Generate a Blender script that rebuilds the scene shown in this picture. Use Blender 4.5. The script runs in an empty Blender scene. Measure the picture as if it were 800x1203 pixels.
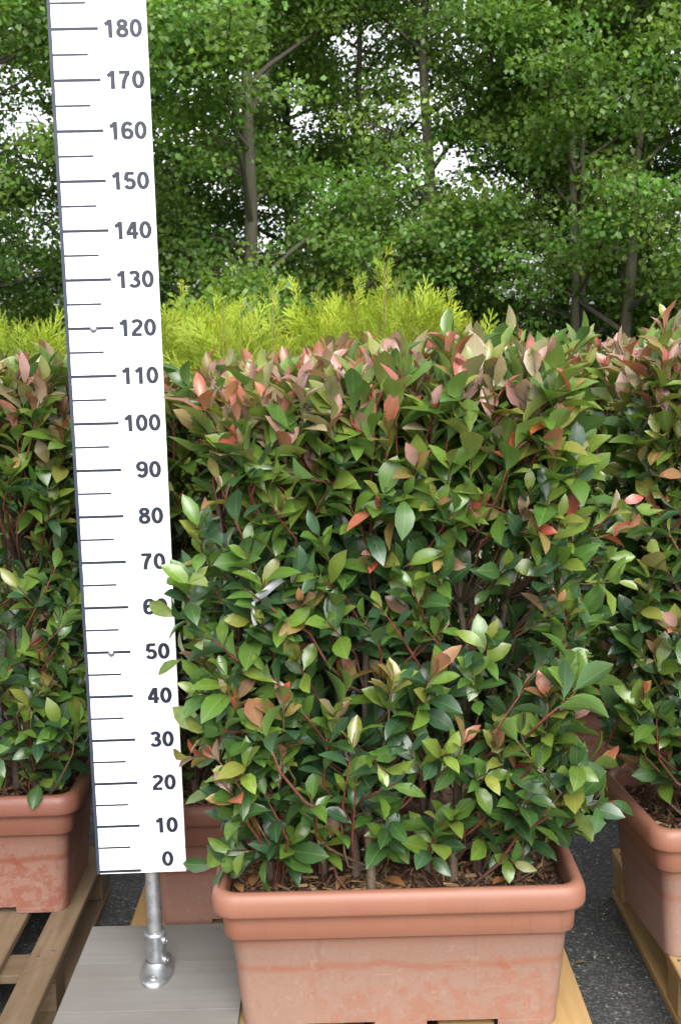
import bpy, math, random
import numpy as np
from mathutils import Matrix, Vector

R = math.radians
scene = bpy.context.scene
COL = scene.collection

# ------------------------------------------------------------------ camera
CAM_H, F_PX, PITCH, ROLL = 1.60, 1400.0, 0.1471, 0.0253
cam_d = bpy.data.cameras.new('camera')
cam = bpy.data.objects.new('camera', cam_d); COL.objects.link(cam)
cam_d.sensor_fit = 'VERTICAL'; cam_d.sensor_height = 36.0
cam_d.lens = F_PX / 1203.0 * 36.0
cam_d.clip_start = 0.05; cam_d.clip_end = 2000
cam.matrix_world = (Matrix.Translation((0, 0, CAM_H)) @ Matrix.Rotation(R(90) - PITCH, 4, 'X')
                    @ Matrix.Rotation(-ROLL, 4, 'Z'))
cam_d.dof.use_dof = True; cam_d.dof.focus_distance = 2.55; cam_d.dof.aperture_fstop = 13
scene.camera = cam

# ------------------------------------------------------------------ light
SUN_EL, SUN_AZ = R(44), R(10)         # soft overcast light from behind the camera
world = bpy.data.worlds.new('World'); scene.world = world; world.use_nodes = True
wn = world.node_tree.nodes; wl = world.node_tree.links
bg = wn['Background']
sky = wn.new('ShaderNodeTexSky'); sky.sky_type = 'NISHITA'; sky.sun_disc = False
sky.sun_elevation = SUN_EL; sky.sun_rotation = R(180) - SUN_AZ
sky.air_density = 1.0; sky.dust_density = 4.0; sky.ozone_density = 1.0
hs = wn.new('ShaderNodeHueSaturation'); hs.inputs['Saturation'].default_value = 0.15
wl.new(sky.outputs[0], hs.inputs['Color']); wl.new(hs.outputs[0], bg.inputs['Color'])
bg.inputs['Strength'].default_value = 0.15
sun_d = bpy.data.lights.new('sun', 'SUN'); sun_d.energy = 1.1; sun_d.angle = R(50); sun_d.color = (1, .97, .93)
sun = bpy.data.objects.new('sun', sun_d); COL.objects.link(sun)
sdir = Vector((math.sin(SUN_AZ) * math.cos(SUN_EL), -math.cos(SUN_AZ) * math.cos(SUN_EL), math.sin(SUN_EL)))
sun.rotation_euler = sdir.to_track_quat('Z', 'Y').to_euler(); sun.location = sdir * 30
vs = scene.view_settings
vs.view_transform = 'Standard'; vs.look = 'None'; vs.gamma = 1; vs.use_curve_mapping = False
vs.exposure = 1.62
scene.cycles.max_bounces = 6; scene.cycles.transparent_max_bounces = 4
scene.cycles.use_denoising = True

# ------------------------------------------------------------------ helpers
def link(o, parent=None):
    COL.objects.link(o)
    if parent is not None: o.parent = parent
    return o

def tag(o, label=None, cat=None, group=None, kind=None):
    if label: o['label'] = label
    if cat: o['category'] = cat
    if group: o['group'] = group
    if kind: o['kind'] = kind
    return o

def empty(name, loc=(0, 0, 0)):
    o = bpy.data.objects.new(name, None); o.location = loc; o.empty_display_size = .05
    return link(o)

def mesh_np(name, V, F, mat, col=None, luv=None, smooth=True):
    V = np.asarray(V, np.float32).reshape(-1, 3); F = np.asarray(F, np.int32)
    me = bpy.data.meshes.new(name)
    me.vertices.add(len(V)); me.vertices.foreach_set('co', V.ravel())
    k = F.shape[1]
    me.loops.add(F.size); me.loops.foreach_set('vertex_index', F.ravel())
    me.polygons.add(len(F)); me.polygons.foreach_set('loop_start', np.arange(len(F), dtype=np.int32) * k)
    if smooth: me.polygons.foreach_set('use_smooth', np.ones(len(F), bool))
    me.update(calc_edges=True)
    if col is not None:
        a = me.attributes.new('Col', 'FLOAT_COLOR', 'POINT')
        c = np.ones((len(V), 4), np.float32); c[:, :3] = col; a.data.foreach_set('color', c.ravel())
    if luv is not None:
        a = me.attributes.new('luv', 'FLOAT_VECTOR', 'POINT')
        c = np.zeros((len(V), 3), np.float32); c[:, :2] = luv; a.data.foreach_set('vector', c.ravel())
    if mat: me.materials.append(mat)
    me.validate()
    return me

def obj(name, me, parent=None, loc=(0, 0, 0)):
    o = bpy.data.objects.new(name, me); o.location = loc
    return link(o, parent)

def nrm(a):
    return a / np.maximum(np.linalg.norm(a, axis=-1, keepdims=True), 1e-9)

def tubes(P, Rad, sides=5, closed_tip=True):
    """P [N,n,3] polylines, Rad [N,n] -> verts, quads"""
    P = np.asarray(P, float); Rad = np.asarray(Rad, float)
    N, n, _ = P.shape
    T = np.zeros_like(P); T[:, 1:-1] = P[:, 2:] - P[:, :-2]; T[:, 0] = P[:, 1] - P[:, 0]; T[:, -1] = P[:, -1] - P[:, -2]
    T = nrm(T)
    ref = np.where(np.abs(T[:, :1, 2:3]) > .8, np.array([1., 0, 0]), np.array([0, 0, 1.]))
    A = nrm(np.cross(T, np.broadcast_to(ref, T.shape))); B = np.cross(T, A)
    ang = np.arange(sides) * 2 * math.pi / sides
    V = (P[:, :, None] + Rad[:, :, None, None] * (A[:, :, None] * np.cos(ang)[None, None, :, None] + B[:, :, None] * np.sin(ang)[None, None, :, None]))
    idx = np.arange(N * n * sides).reshape(N, n, sides)
    a = idx[:, :-1]; b = np.roll(idx, -1, 2)[:, :-1]; c = np.roll(idx, -1, 2)[:, 1:]; d = idx[:, 1:]
    F = np.stack([a, d, c, b], -1).reshape(-1, 4)
    return V.reshape(-1, 3), F

def box(x0, x1, y0, y1, z0, z1, bev=.002):
    """bevelled box: verts, mixed faces -> mesh through bmesh"""
    import bmesh
    bm = bmesh.new()
    vs_ = [bm.verts.new(c) for c in ((x0, y0, z0), (x1, y0, z0), (x1, y1, z0), (x0, y1, z0), (x0, y0, z1), (x1, y0, z1), (x1, y1, z1), (x0, y1, z1))]
    for f in ((0, 3, 2, 1), (4, 5, 6, 7), (0, 1, 5, 4), (1, 2, 6, 5), (2, 3, 7, 6), (3, 0, 4, 7)): bm.faces.new([vs_[i] for i in f])
    if bev: bmesh.ops.bevel(bm, geom=bm.edges[:], offset=bev, segments=1, affect='EDGES')
    return bm

def bm_obj(name, bm, mat, parent=None, loc=(0, 0, 0), smooth=False):
    me = bpy.data.meshes.new(name); bm.to_mesh(me); bm.free(); me.materials.append(mat)
    if smooth:
        for p in me.polygons: p.use_smooth = True
    return obj(name, me, parent, loc)

# ------------------------------------------------------------------ materials
class NT:
    def __init__(s, name):
        s.m = bpy.data.materials.new(name); s.m.use_nodes = True
        s.n = s.m.node_tree.nodes; s.l = s.m.node_tree.links
        s.b = s.n['Principled BSDF']; s.out = s.n['Material Output']
    def node(s, t, **kw):
        nd = s.n.new(t)
        for k, v in kw.items():
            if k in nd.inputs: s.set(nd, k, v)
            else: setattr(nd, k, v)
        return nd
    def set(s, nd, k, v):
        if hasattr(v, 'is_linked') or isinstance(v, bpy.types.NodeSocket): s.l.new(v, nd.inputs[k])
        else: nd.inputs[k].default_value = v
    def mix(s, fac, a, b, blend='MIX'):
        nd = s.n.new('ShaderNodeMix'); nd.data_type = 'RGBA'; nd.blend_type = blend
        for i, v in ((0, fac), (6, a), (7, b)):
            if isinstance(v, bpy.types.NodeSocket): s.l.new(v, nd.inputs[i])
            else: nd.inputs[i].default_value = v if i == 0 or len(v) == 4 else (*v, 1)
        return nd.outputs[2]
    def math(s, op, a, b=0.0, clamp=False):
        nd = s.n.new('ShaderNodeMath'); nd.operation = op; nd.use_clamp = clamp
        for i, v in ((0, a), (1, b)):
            if isinstance(v, bpy.types.NodeSocket): s.l.new(v, nd.inputs[i])
            else: nd.inputs[i].default_value = v
        return nd.outputs[0]
    def ramp(s, fac, stops):
        nd = s.n.new('ShaderNodeValToRGB'); s.l.new(fac, nd.inputs[0])
        el = nd.color_ramp.elements
        while len(el) < len(stops): el.new(.5)
        for e, (p, c) in zip(el, stops):
            e.position = p; e.color = (c, c, c, 1) if isinstance(c, (int, float)) else (*c, 1)
        return nd.outputs[0]
    def noise(s, scale, detail=4, rough=.6, vec=None, dist=0):
        nd = s.n.new('ShaderNodeTexNoise'); nd.inputs['Scale'].default_value = scale
        nd.inputs['Detail'].default_value = detail; nd.inputs['Roughness'].default_value = rough
        nd.inputs['Distortion'].default_value = dist
        if vec is not None: s.l.new(vec, nd.inputs['Vector'])
        return nd.outputs[0]
    def coord(s, which='Object', scale=None):
        tc = s.n.new('ShaderNodeTexCoord'); o = tc.outputs[which]
        if scale:
            mp = s.n.new('ShaderNodeMapping'); mp.inputs['Scale'].default_value = scale; s.l.new(o, mp.inputs[0]); o = mp.outputs[0]
        return o
    def bump(s, h, strength=.3, dist=.002):
        nd = s.n.new('ShaderNodeBump'); nd.inputs['Strength'].default_value = strength; nd.inputs['Distance'].default_value = dist
        s.l.new(h, nd.inputs['Height']); s.l.new(nd.outputs[0], s.b.inputs['Normal']); return nd
    def base(s, c, rough=.6, spec=.5, metal=0):
        s.set(s.b, 'Base Color', c if isinstance(c, bpy.types.NodeSocket) or len(c) == 4 else (*c, 1))
        s.set(s.b, 'Roughness', rough); s.set(s.b, 'Specular IOR Level', spec); s.set(s.b, 'Metallic', metal)
        return s.m

def leaf_material(name, rough, spec, trans, veins=True, under=(.85, .95, .8), underlight=1.35, tint=(1.25, 1.35, .6)):
    m = NT(name)
    at = m.node('ShaderNodeAttribute', attribute_name='Col').outputs['Color']
    geo = m.n.new('ShaderNodeNewGeometry')
    c = at
    if veins:
        uv = m.node('ShaderNodeAttribute', attribute_name='luv').outputs['Vector']
        sep = m.n.new('ShaderNodeSeparateXYZ'); m.l.new(uv, sep.inputs[0])
        au = m.math('ABSOLUTE', sep.outputs[0])
        mid = m.math('LESS_THAN', au, .035)
        # side veins: stripes slanting towards the tip
        st = m.math('SINE', m.math('MULTIPLY', m.math('SUBTRACT', sep.outputs[1], m.math('MULTIPLY', au, .45)), 55.0))
        vein = m.math('MULTIPLY', m.ramp(st, [(.55, 0.), (1., 1.)]), .10)
        blot = m.noise(9.0, 3, .6, m.coord('Object'))
        mot = m.ramp(m.noise(70.0, 3, .6, m.coord('Object')), [(.3, .82), (.7, 1.15)])
        c = m.mix(1.0, at, mot, 'MULTIPLY')
        c = m.mix(vein, c, m.mix(1.0, c, (1.5, 1.45, 1.3), 'MULTIPLY'))
        c = m.mix(m.math('MULTIPLY', mid, .5), c, m.mix(.5, c, (.30, .30, .12)))
        hgt = m.math('SUBTRACT', m.math('MULTIPLY', st, .25), m.math('MULTIPLY', mid, 1.5))
        m.bump(m.math('ADD', hgt, m.math('MULTIPLY', m.noise(260, 2, .5, m.coord('Object')), 1.0)), .14, .0008)
    ul = tuple(u * underlight for u in under)
    pale = m.mix(.15, m.mix(1.0, c, ul, 'MULTIPLY'), (.13, .19, .09))
    c2 = m.mix(geo.outputs['Backfacing'], c, pale)
    r2 = m.node('ShaderNodeMapRange', **{'Value': geo.outputs['Backfacing'], 'To Min': rough, 'To Max': .75}).outputs[0]
    m.base(c2, r2, spec)
    tr = m.n.new('ShaderNodeBsdfTranslucent')
    m.l.new(m.mix(1.0, c, tint, 'MULTIPLY'), tr.inputs['Color'])
    mx = m.n.new('ShaderNodeMixShader'); mx.inputs[0].default_value = trans
    m.l.new(m.b.outputs[0], mx.inputs[1]); m.l.new(tr.outputs[0], mx.inputs[2]); m.l.new(mx.outputs[0], m.out.inputs['Surface'])
    return m.m

M = {}
M['leaf'] = leaf_material('glossy_leaf', .29, .6, .25)
M['tree_leaf'] = leaf_material('tree_leaf', .45, .45, .48, veins=False, underlight=1.25)
M['thuja'] = leaf_material('thuja_scale', .6, .3, .35, veins=False, under=(1, 1, .9), underlight=1.0, tint=(1.2, 1.25, .6))

m = NT('twig'); at = m.node('ShaderNodeAttribute', attribute_name='Col').outputs['Color']
nz = m.noise(120, 3, .6, m.coord('Object'))
M['twig'] = m.base(m.mix(1.0, at, m.ramp(nz, [(.3, .65), (.7, 1.3)]), 'MULTIPLY'), .65, .3); m.bump(nz, .4, .001)

m = NT('bark'); oc = m.coord('Object', (7, 7, 1.6))
nz = m.noise(3.2, 6, .7, oc); nz2 = m.noise(1.1, 3, .6, m.coord('Object'))
c = m.mix(nz, (.022, .019, .015), (.095, .083, .065)); c = m.mix(m.ramp(nz2, [(.45, 0.), (.65, .6)]), c, (.09, .11, .05))
M['bark'] = m.base(c, .9, .2); m.bump(nz, .8, .02)

# terracotta coloured plastic with a dusty film
def terracotta(name, hue, dust):
    m = NT(name); oc = m.coord('Object')
    sep = m.n.new('ShaderNodeSeparateXYZ'); m.l.new(oc, sep.inputs[0])
    big = m.noise(3.0, 5, .6, oc, .6); fine = m.noise(160, 3, .6, oc); med = m.noise(34, 8, .75, oc, .5)
    body = m.node('ShaderNodeMapRange', **{'Value': sep.outputs[2], 'From Min': .232, 'From Max': .19}).outputs[0]   # 1 on the body below the band
    lowz = m.node('ShaderNodeMapRange', **{'Value': sep.outputs[2], 'From Min': .2, 'From Max': .02}).outputs[0]
    clean = m.mix(big, tuple(h * .86 for h in hue), tuple(h * 1.1 for h in hue))
    dcol = m.mix(fine, (.165, .096, .071), (.212, .130, .099))
    d = m.math('ADD', m.math('MULTIPLY', body, .72 * dust), .2 * dust)
    d = m.math('ADD', d, m.math('MULTIPLY', m.ramp(big, [(.35, 0.), (.7, 1.)]), .25 * dust), True)
    # rubbed off, blotchy patches low on the body
    scr = m.math('MULTIPLY', m.ramp(m.math('ADD', med, m.math('MULTIPLY', m.math('SUBTRACT', lowz, .5), .12)), [(.515, 0.), (.56, 1.)]), m.math('MULTIPLY', body, m.ramp(m.noise(4.5, 3, .5, oc), [(.42, 0.), (.52, 1.)])))
    d = m.math('SUBTRACT', d, m.math('MULTIPLY', scr, .45), True)
    # tide line of a smear across the upper body
    wob = m.math('ADD', sep.outputs[2], m.math('MULTIPLY', m.math('SUBTRACT', m.noise(7, 4, .6, oc), .5), .05))
    line = m.math('MULTIPLY', m.math('COMPARE', wob, .152), 1.0)
    line = m.ramp(m.math('ABSOLUTE', m.math('SUBTRACT', wob, .152)), [(.003, .55), (.012, 0.)])
    d = m.math('SUBTRACT', d, line, True)
    c = m.mix(d, clean, dcol)
    c = m.mix(m.math('MULTIPLY', m.ramp(m.noise(40, 5, .7, oc), [(.58, 0.), (.75, 1.)]), m.math('MULTIPLY', body, .35)), c, (.25, .205, .175))
    stv = m.coord('Object', (60, 60, 2.2)); streak = m.ramp(m.noise(1.0, 4, .6, stv), [(.56, 0.), (.72, .35)])
    c = m.mix(m.math('MULTIPLY', streak, m.ramp(big, [(.4, .2), (.6, 1.)])), c, (.095, .052, .036))
    scv = m.n.new('ShaderNodeMapping'); scv.inputs['Rotation'].default_value = (.5, .6, .4); scv.inputs['Scale'].default_value = (4, 150, 150); m.l.new(oc, scv.inputs[0])
    c = m.mix(m.ramp(m.noise(1.0, 2, .5, scv.outputs[0]), [(.70, 0.), (.74, .3)]), c, (.26, .185, .15))
    m.bump(m.math('ADD', fine, m.math('MULTIPLY', med, .6)), .12, .0015)
    rg = m.node('ShaderNodeMapRange', **{'Value': d, 'To Min': .42, 'To Max': .72}).outputs[0]
    return m.base(c, rg, .4)
M['pot'] = terracotta('terracotta_plastic', (.205, .076, .044), 1.0)
M['pot_dull'] = terracotta('terracotta_plastic_red', (.150, .051, .032), .6)

def wood(name, ca, cb, knot, scale_axis, rough=.75):
    m = NT(name); sc = [22, 22, 22]; sc[scale_axis] = 1.3
    oi = m.n.new('ShaderNodeObjectInfo')
    mp = m.n.new('ShaderNodeMapping'); mp.inputs['Scale'].default_value = sc
    va = m.n.new('ShaderNodeVectorMath'); va.operation = 'ADD'
    cb_ = m.n.new('ShaderNodeCombineXYZ')
    for i in range(3): m.l.new(m.math('MULTIPLY', oi.outputs['Random'], 7.3 + 3 * i), cb_.inputs[i])
    m.l.new(m.coord('Object'), va.inputs[0]); m.l.new(cb_.outputs[0], va.inputs[1]); m.l.new(va.outputs[0], mp.inputs[0])
    grain = m.noise(2.2, 6, .65, mp.outputs[0], .4)
    big = m.noise(2.5, 4, .6, va.outputs[0])
    c = m.mix(m.ramp(grain, [(.3, 0.), (.7, 1.)]), ca, cb)
    c = m.mix(m.ramp(big, [(.4, 0.), (.75, .55)]), c, knot)
    stain = m.noise(9, 5, .7, va.outputs[0], .5)
    c = m.mix(m.ramp(stain, [(.60, 0.), (.72, .5)]), c, tuple(k * .5 for k in knot))
    m.bump(grain, .35, .0015)
    return m.base(c, rough, .3)
M['grey_wood'] = wood('weathered_grey_board', (.128, .121, .111), (.158, .149, .138), (.095, .087, .077), 0)
M['pine_y'] = wood('fresh_pine_lengthwise', (.255, .155, .060), (.325, .212, .090), (.19, .105, .042), 1)
M['pine_x'] = wood('fresh_pine_crosswise', (.26, .15, .056), (.33, .20, .08), (.19, .10, .04), 0)
M['old_y'] = wood('aged_pallet_lengthwise', (.098, .064, .036), (.15, .105, .064), (.06, .04, .025), 1)
M['old_x'] = wood('aged_pallet_crosswise', (.085, .055, .032), (.135, .095, .056), (.055, .037, .023), 0)

m = NT('white_panel'); nz = m.noise(6, 4, .6, m.coord('Object'))
sp = m.ramp(m.noise(60, 2, .5, m.coord('Object')), [(.76, 0.), (.80, .25)])
M['white'] = m.base(m.mix(sp, m.mix(nz, (.70, .705, .72), (.76, .765, .775)), (.45, .42, .38)), .42, .45)
m = NT('navy_print'); M['navy'] = m.base((.010, .014, .027), .45, .4)
m = NT('navy_edge'); M['edge'] = m.base((.020, .027, .048), .5, .4)
m = NT('galvanised'); vz = m.node('ShaderNodeTexVoronoi', Scale=70.0)
m.l.new(m.coord('Object'), vz.inputs['Vector']); nz = m.noise(30, 4, .6, m.coord('Object'))
M['galv'] = m.base(m.mix(vz.outputs['Color'], (.27, .285, .30), (.42, .435, .45)), m.ramp(nz, [(.3, .32), (.7, .55)]), .5, .85); m.bump(nz, .15, .001)

m = NT('asphalt'); oc = m.coord('Object')
v1 = m.node('ShaderNodeTexVoronoi', Scale=170.0); m.l.new(oc, v1.inputs['Vector'])
v2 = m.node('ShaderNodeTexVoronoi', Scale=75.0); m.l.new(oc, v2.inputs['Vector'])
sepc = m.n.new('ShaderNodeSeparateColor'); m.l.new(v1.outputs['Color'], sepc.inputs[0])
sepd = m.n.new('ShaderNodeSeparateColor'); m.l.new(v2.outputs['Color'], sepd.inputs[0])
big = m.noise(1.7, 5, .6, oc)
c = m.mix(big, (.020, .021, .022), (.040, .040, .041))
c = m.mix(m.ramp(sepc.outputs[0], [(.55, 0.), (.95, .6)]), c, (.115, .115, .11))
c = m.mix(m.math('MULTIPLY', m.ramp(sepd.outputs[1], [(.88, 0.), (.9, .7)]), m.ramp(v2.outputs['Distance'], [(.25, 1.), (.45, 0.)])), c, (.19, .185, .17))
h = m.math('SUBTRACT', 1.0, v1.outputs['Distance'])
m.bump(m.math('ADD', h, m.math('MULTIPLY', m.noise(300, 3, .7, oc), .6)), .7, .004)
M['asphalt'] = m.base(c, .85, .35)
m = NT('grass_ground'); M['grass'] = m.base(m.mix(m.noise(1.3, 8, .7, m.coord('Object')), (.03, .055, .015), (.075, .10, .03)), .95, .2)
m = NT('grit_stone'); oi = m.node('ShaderNodeAttribute', attribute_name='Col'); M['grit'] = m.base(oi.outputs['Color'], .85, .3)
m = NT('mulch'); nz = m.noise(90, 5, .7, m.coord('Object')); M['soil'] = m.base(m.mix(nz, (.028, .016, .010), (.085, .05, .03)), .95, .2); m.bump(nz, 1, .006)
m = NT('tag_white'); M['tag'] = m.base((.40, .41, .43), .4, .5)

# ------------------------------------------------------------------ ground
def sheet(name, x0, x1, y0, y1, z, mat):
    me = mesh_np(name, [(x0, y0, z), (x1, y0, z), (x1, y1, z), (x0, y1, z)], [(0, 1, 2, 3)], mat, smooth=False)
    return tag(obj(name, me), kind='structure')
sheet('ground', -600, 600, -200, 900, -.004, M['grass'])
sheet('asphalt_yard', -9, 9, -9, 8.2, 0, M['asphalt'])

rng = np.random.default_rng(11)
N = 2600
gx = rng.uniform(-1.3, 1.3, N); gy = rng.uniform(1.9, 4.2, N); gs = rng.uniform(.0012, .0035, N) * (1 + 1.2 * (rng.random(N) < .06))
oct_ = np.array([(1, 0, 0), (0, 1, 0), (-1, 0, 0), (0, -1, 0), (.1, .1, .8), (-.1, 0, -.35)])
V = (oct_[None] * gs[:, None, None] * rng.uniform(.6, 1.3, (N, 6, 1)) + np.stack([gx, gy, gs * .3], -1)[:, None])
Ft = np.array([(0, 1, 4), (1, 2, 4), (2, 3, 4), (3, 0, 4), (1, 0, 5), (2, 1, 5), (3, 2, 5), (0, 3, 5)])
gc = np.repeat(rng.uniform(.07, .33, (N, 1)) * np.array([[1, .97, .92]]), 6, 0)
tag(obj('loose_grit', mesh_np('loose_grit', V, (Ft[None] + np.arange(N)[:, None, None] * 6).reshape(-1, 3), M['grit'], gc, smooth=False)),
    'fine pale grit scattered over the dark asphalt between the pallets', 'grit', kind='stuff')

# ------------------------------------------------------------------ pallets
def lathe(prof, sides=28):
    a = np.arange(sides) * 2 * math.pi / sides
    V = np.array([[(r * math.cos(t), r * math.sin(t), z) for t in a] for r, z in prof]).reshape(-1, 3)
    i = np.arange(len(prof) * sides).reshape(len(prof), sides)
    F = np.stack([i[:-1], np.roll(i, -1, 1)[:-1], np.roll(i, -1, 1)[1:], i[1:]], -1).reshape(-1, 4)
    return V, F
m = NT('nail_steel'); M['nail'] = m.base((.10, .08, .07), .5, .5, .6)
_v, _f = lathe([(.0042, -.003), (.0042, .0022), (.003, .0028), (0, .0028)], 10)
NAIL = mesh_np('nail', _v, _f, M['nail'])
def pallet(label, x0, x1, y0, y1, boards, my, mx, yjit=0.0):
    root = empty('pallet', ((x0 + x1) / 2, (y0 + y1) / 2, 0)); cx, cy = root.location.x, root.location.y
    tag(root, label, 'pallet', 'wooden pallets under the planters')
    rr = random.Random(hash(label) % 1000 if False else int(abs(x0) * 1000))
    L = (y1 - y0) / 2
    for a, b in boards:      # top boards run away from the viewer
        j = rr.uniform(-.006, .006)
        bm_obj('top_board', box(a - cx, b - cx, -L + j, L + j, .122, .144 + rr.uniform(-.0015, .0012), .003), my, root)
    for a, b in boards:
        for yy in (-L + .05, 0, L - .05):
            for xx in (a + .022, b - .022):
                obj('nail', NAIL, root, (xx - cx + rr.uniform(-.006, .006), yy + rr.uniform(-.02, .02), .1437))
    for yy in (-L + .05, 0, L - .05):
        bm_obj('cross_board', box(x0 - cx + .004, x1 - cx - .004, yy - .05, yy + .05, .1, .1215, .002), mx, root)
        for xx in (x0 - cx + .052, 0, x1 - cx - .052):
            bm_obj('block', box(xx - .046, xx + .046, yy - .046, yy + .046, .0225, .0995, .003), my, root)
    for xx in (x0 - cx + .05, 0, x1 - cx - .05):
        bm_obj('bottom_board', box(xx - .048, xx + .048, -L + .003, L - .003, 0, .022, .002), my, root)
    return root
pallet('aged brown pallet under the planter left of the measuring board', -1.50, -.698, 2.06, 3.30,
       [(-.773, -.698), (-.965, -.832), (-1.17, -1.03), (-1.36, -1.23), (-1.5, -1.42)], M['old_y'], M['old_x'])
pallet('yellow pine pallet carrying the front planter and the grey base board', -.556, .506, 2.02, 3.22,
       [(-.556, -.452), (-.42, -.32), (-.285, -.185), (-.12, -.02), (.04, .14), (.18, .30), (.342, .506)], M['pine_y'], M['pine_x'])
pallet('yellow pine pallet under the planter at the right edge', .742, 1.60, 1.98, 3.20,
       [(.742, .865), (.92, 1.04), (1.10, 1.24), (1.29, 1.42), (1.48, 1.6)], M['pine_y'], M['pine_x'])

# ------------------------------------------------------------------ planters
POT_W, POT_D, POT_H = .775, .42, .332
def ring(hw, hd, r, nseg=6, notch=((.055, .205),)):
    xs = [-.205, -.055, .055, .205]
    pts = []
    def corner(cx, cy, a0):
        for i in range(nseg + 1):
            a = a0 + (math.pi / 2) * i / nseg
            pts.append((cx + r * math.cos(a), cy + r * math.sin(a)))
    corner(hw - r, -hd + r, -math.pi / 2); corner(hw - r, hd - r, 0)
    for x in reversed(xs): pts.append((x, hd))
    corner(-hw + r, hd - r, math.pi / 2); corner(-hw + r, -hd + r, math.pi)
    for x in xs: pts.append((x, -hd))
    return np.array(pts)

def loft(sections, skip=None):
    rings = [np.c_[ring(POT_W / 2 - i, POT_D / 2 - i, max(r, .004)), np.full(len(ring(.3, .2, .01)), z)] for z, i, r in sections]
    n = len(rings[0]); V = np.concatenate(rings); F = []
    for k in range(len(rings) - 1):
        for j in range(n):
            if skip and skip(k, j, n): continue
            F.append((k * n + j, k * n + (j + 1) % n, (k + 1) * n + (j + 1) % n, (k + 1) * n + j))
    return V, np.array(F), n

def make_planter(label, x, y, mat, seed, loc_z=.1455, leaves=True):
    """x,y = centre"""
    root = empty('planter', (x, y, loc_z)); tag(root, label, 'planter', 'terracotta coloured planter boxes')
    n = len(ring(.3, .2, .01))
    # notch segments: the straight runs between x=-.205..-.055 and .055...205 on both long sides
    back = 14; front = n - 4
    notch = {back, back + 2, front, front + 2}
    V, F, _ = loft([(0, .056, .03), (.017, .0545, .03), (.0175, .0545, .03), (.10, .047, .031), (.218, .0365, .032), (.222, .034, .033)],
                   skip=lambda k, j, n_: k == 0 and j in notch)
    Vf, Ff, _ = loft([(.0172, .056, .03), (.0172, .15, .01)])
    # close the base with a floor
    import bmesh
    bm = bmesh.new()
    me = mesh_np('body', V, F, mat)
    obj('body', me, root)
    fl = ring(POT_W / 2 - .058, POT_D / 2 - .058, .028); bm = bmesh.new()
    bm.faces.new([bm.verts.new((px, py, .0176)) for px, py in fl]); bm_obj('floor', bm, mat, root)
    V, F, _ = loft([(.222, .034, .033), (.2225, .0255, .036), (.226, .0225, .038), (.262, .0205, .039), (.279, .0195, .04)])
    obj('band', mesh_np('band', V, F, mat), root)
    V, F, _ = loft([(.279, .0195, .04), (.2785, .008, .046), (.281, .003, .05), (.287, .0005, .052), (.300, 0, .052), (.312, .0004, .052), (.322, .003, .05),
                    (.329, .008, .047), (.332, .015, .043), (.331, .022, .039), (.327, .027, .036), (.318, .0295, .035), (.27, .033, .034), (.235, .038, .033)])
    obj('rim', mesh_np('rim', V, F, mat), root)
    # soil: lumpy surface with bark chips and straw-like shreds
    rg = np.random.default_rng(seed)
    gx, gy = np.meshgrid(np.linspace(-1, 1, 40), np.linspace(-1, 1, 22))
    hw, hd = POT_W / 2 - .034, POT_D / 2 - .034
    gz = .281 + .012 * np.sin(gx * 5 + seed) * np.cos(gy * 4 + seed) * .6 + rg.normal(0, .003, gx.shape) + .012 * (1 - np.maximum(abs(gx), abs(gy)) ** 4)
    Vg = np.stack([gx * hw, gy * hd, gz], -1).reshape(-1, 3)
    # round the corners in
    cxx = np.sign(Vg[:, 0]) * (hw - .035); cyy = np.sign(Vg[:, 1]) * (hd - .035)
    incorner = (abs(Vg[:, 0]) > hw - .035) & (abs(Vg[:, 1]) > hd - .035)
    dv = np.stack([Vg[:, 0] - cxx, Vg[:, 1] - cyy], -1); dl = np.linalg.norm(dv, axis=1); s = np.where(incorner & (dl > .033), .033 / np.maximum(dl, 1e-6), 1)
    Vg[:, 0] = np.where(incorner, cxx + dv[:, 0] * s, Vg[:, 0]); Vg[:, 1] = np.where(incorner, cyy + dv[:, 1] * s, Vg[:, 1])
    ii = np.arange(40 * 22).reshape(22, 40)
    Fg = np.stack([ii[:-1, :-1], ii[:-1, 1:], ii[1:, 1:], ii[1:, :-1]], -1).reshape(-1, 4)
    tag(obj('soil', mesh_np('soil', Vg, Fg, M['soil']), root), kind='stuff')
    N = 2600
    px = rg.uniform(-hw + .012, hw - .012, N); py = rg.uniform(-hd + .012, hd - .012, N); pz = .283 + .012 * (1 - np.maximum(abs(px / hw), abs(py / hd)) ** 4) + rg.uniform(.000, .008, N)
    az = rg.uniform(0, 6.28, N); ln = rg.uniform(.006, .02, N); wd = rg.uniform(.0012, .004, N)
    tl = rg.normal(0, .3, N)
    ux = np.stack([np.cos(az), np.sin(az), tl], -1); vx = np.stack([-np.sin(az), np.cos(az), rg.normal(0, .5, N)], -1); c0 = np.stack([px, py, pz], -1)
    V = np.stack([c0 - ux * ln[:, None] - vx * wd[:, None], c0 + ux * ln[:, None] - vx * wd[:, None] * .6, c0 + ux * ln[:, None] * .9 + vx * wd[:, None], c0 - ux * ln[:, None] + vx * wd[:, None] * .8], 1)
    V = np.clip(V, [-hw, -hd, .25], [hw, hd, .31])
    pal = np.array([(.05, .028, .017), (.10, .055, .03), (.17, .10, .05), (.26, .17, .085), (.035, .02, .014), (.13, .06, .03)])
    cc = pal[rg.integers(0, 6, N)] * rg.uniform(.7, 1.2, (N, 1))
    tag(obj('mulch', mesh_np('mulch', V, np.arange(N * 4).reshape(N, 4), M['grit'], np.repeat(cc, 4, 0), smooth=False), root), kind='stuff')
    return root
POTS = dict(main=(.100, 2.490), left=(-1.066, 3.050), back=(-.141, 2.960), right=(1.050, 2.785))
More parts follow.
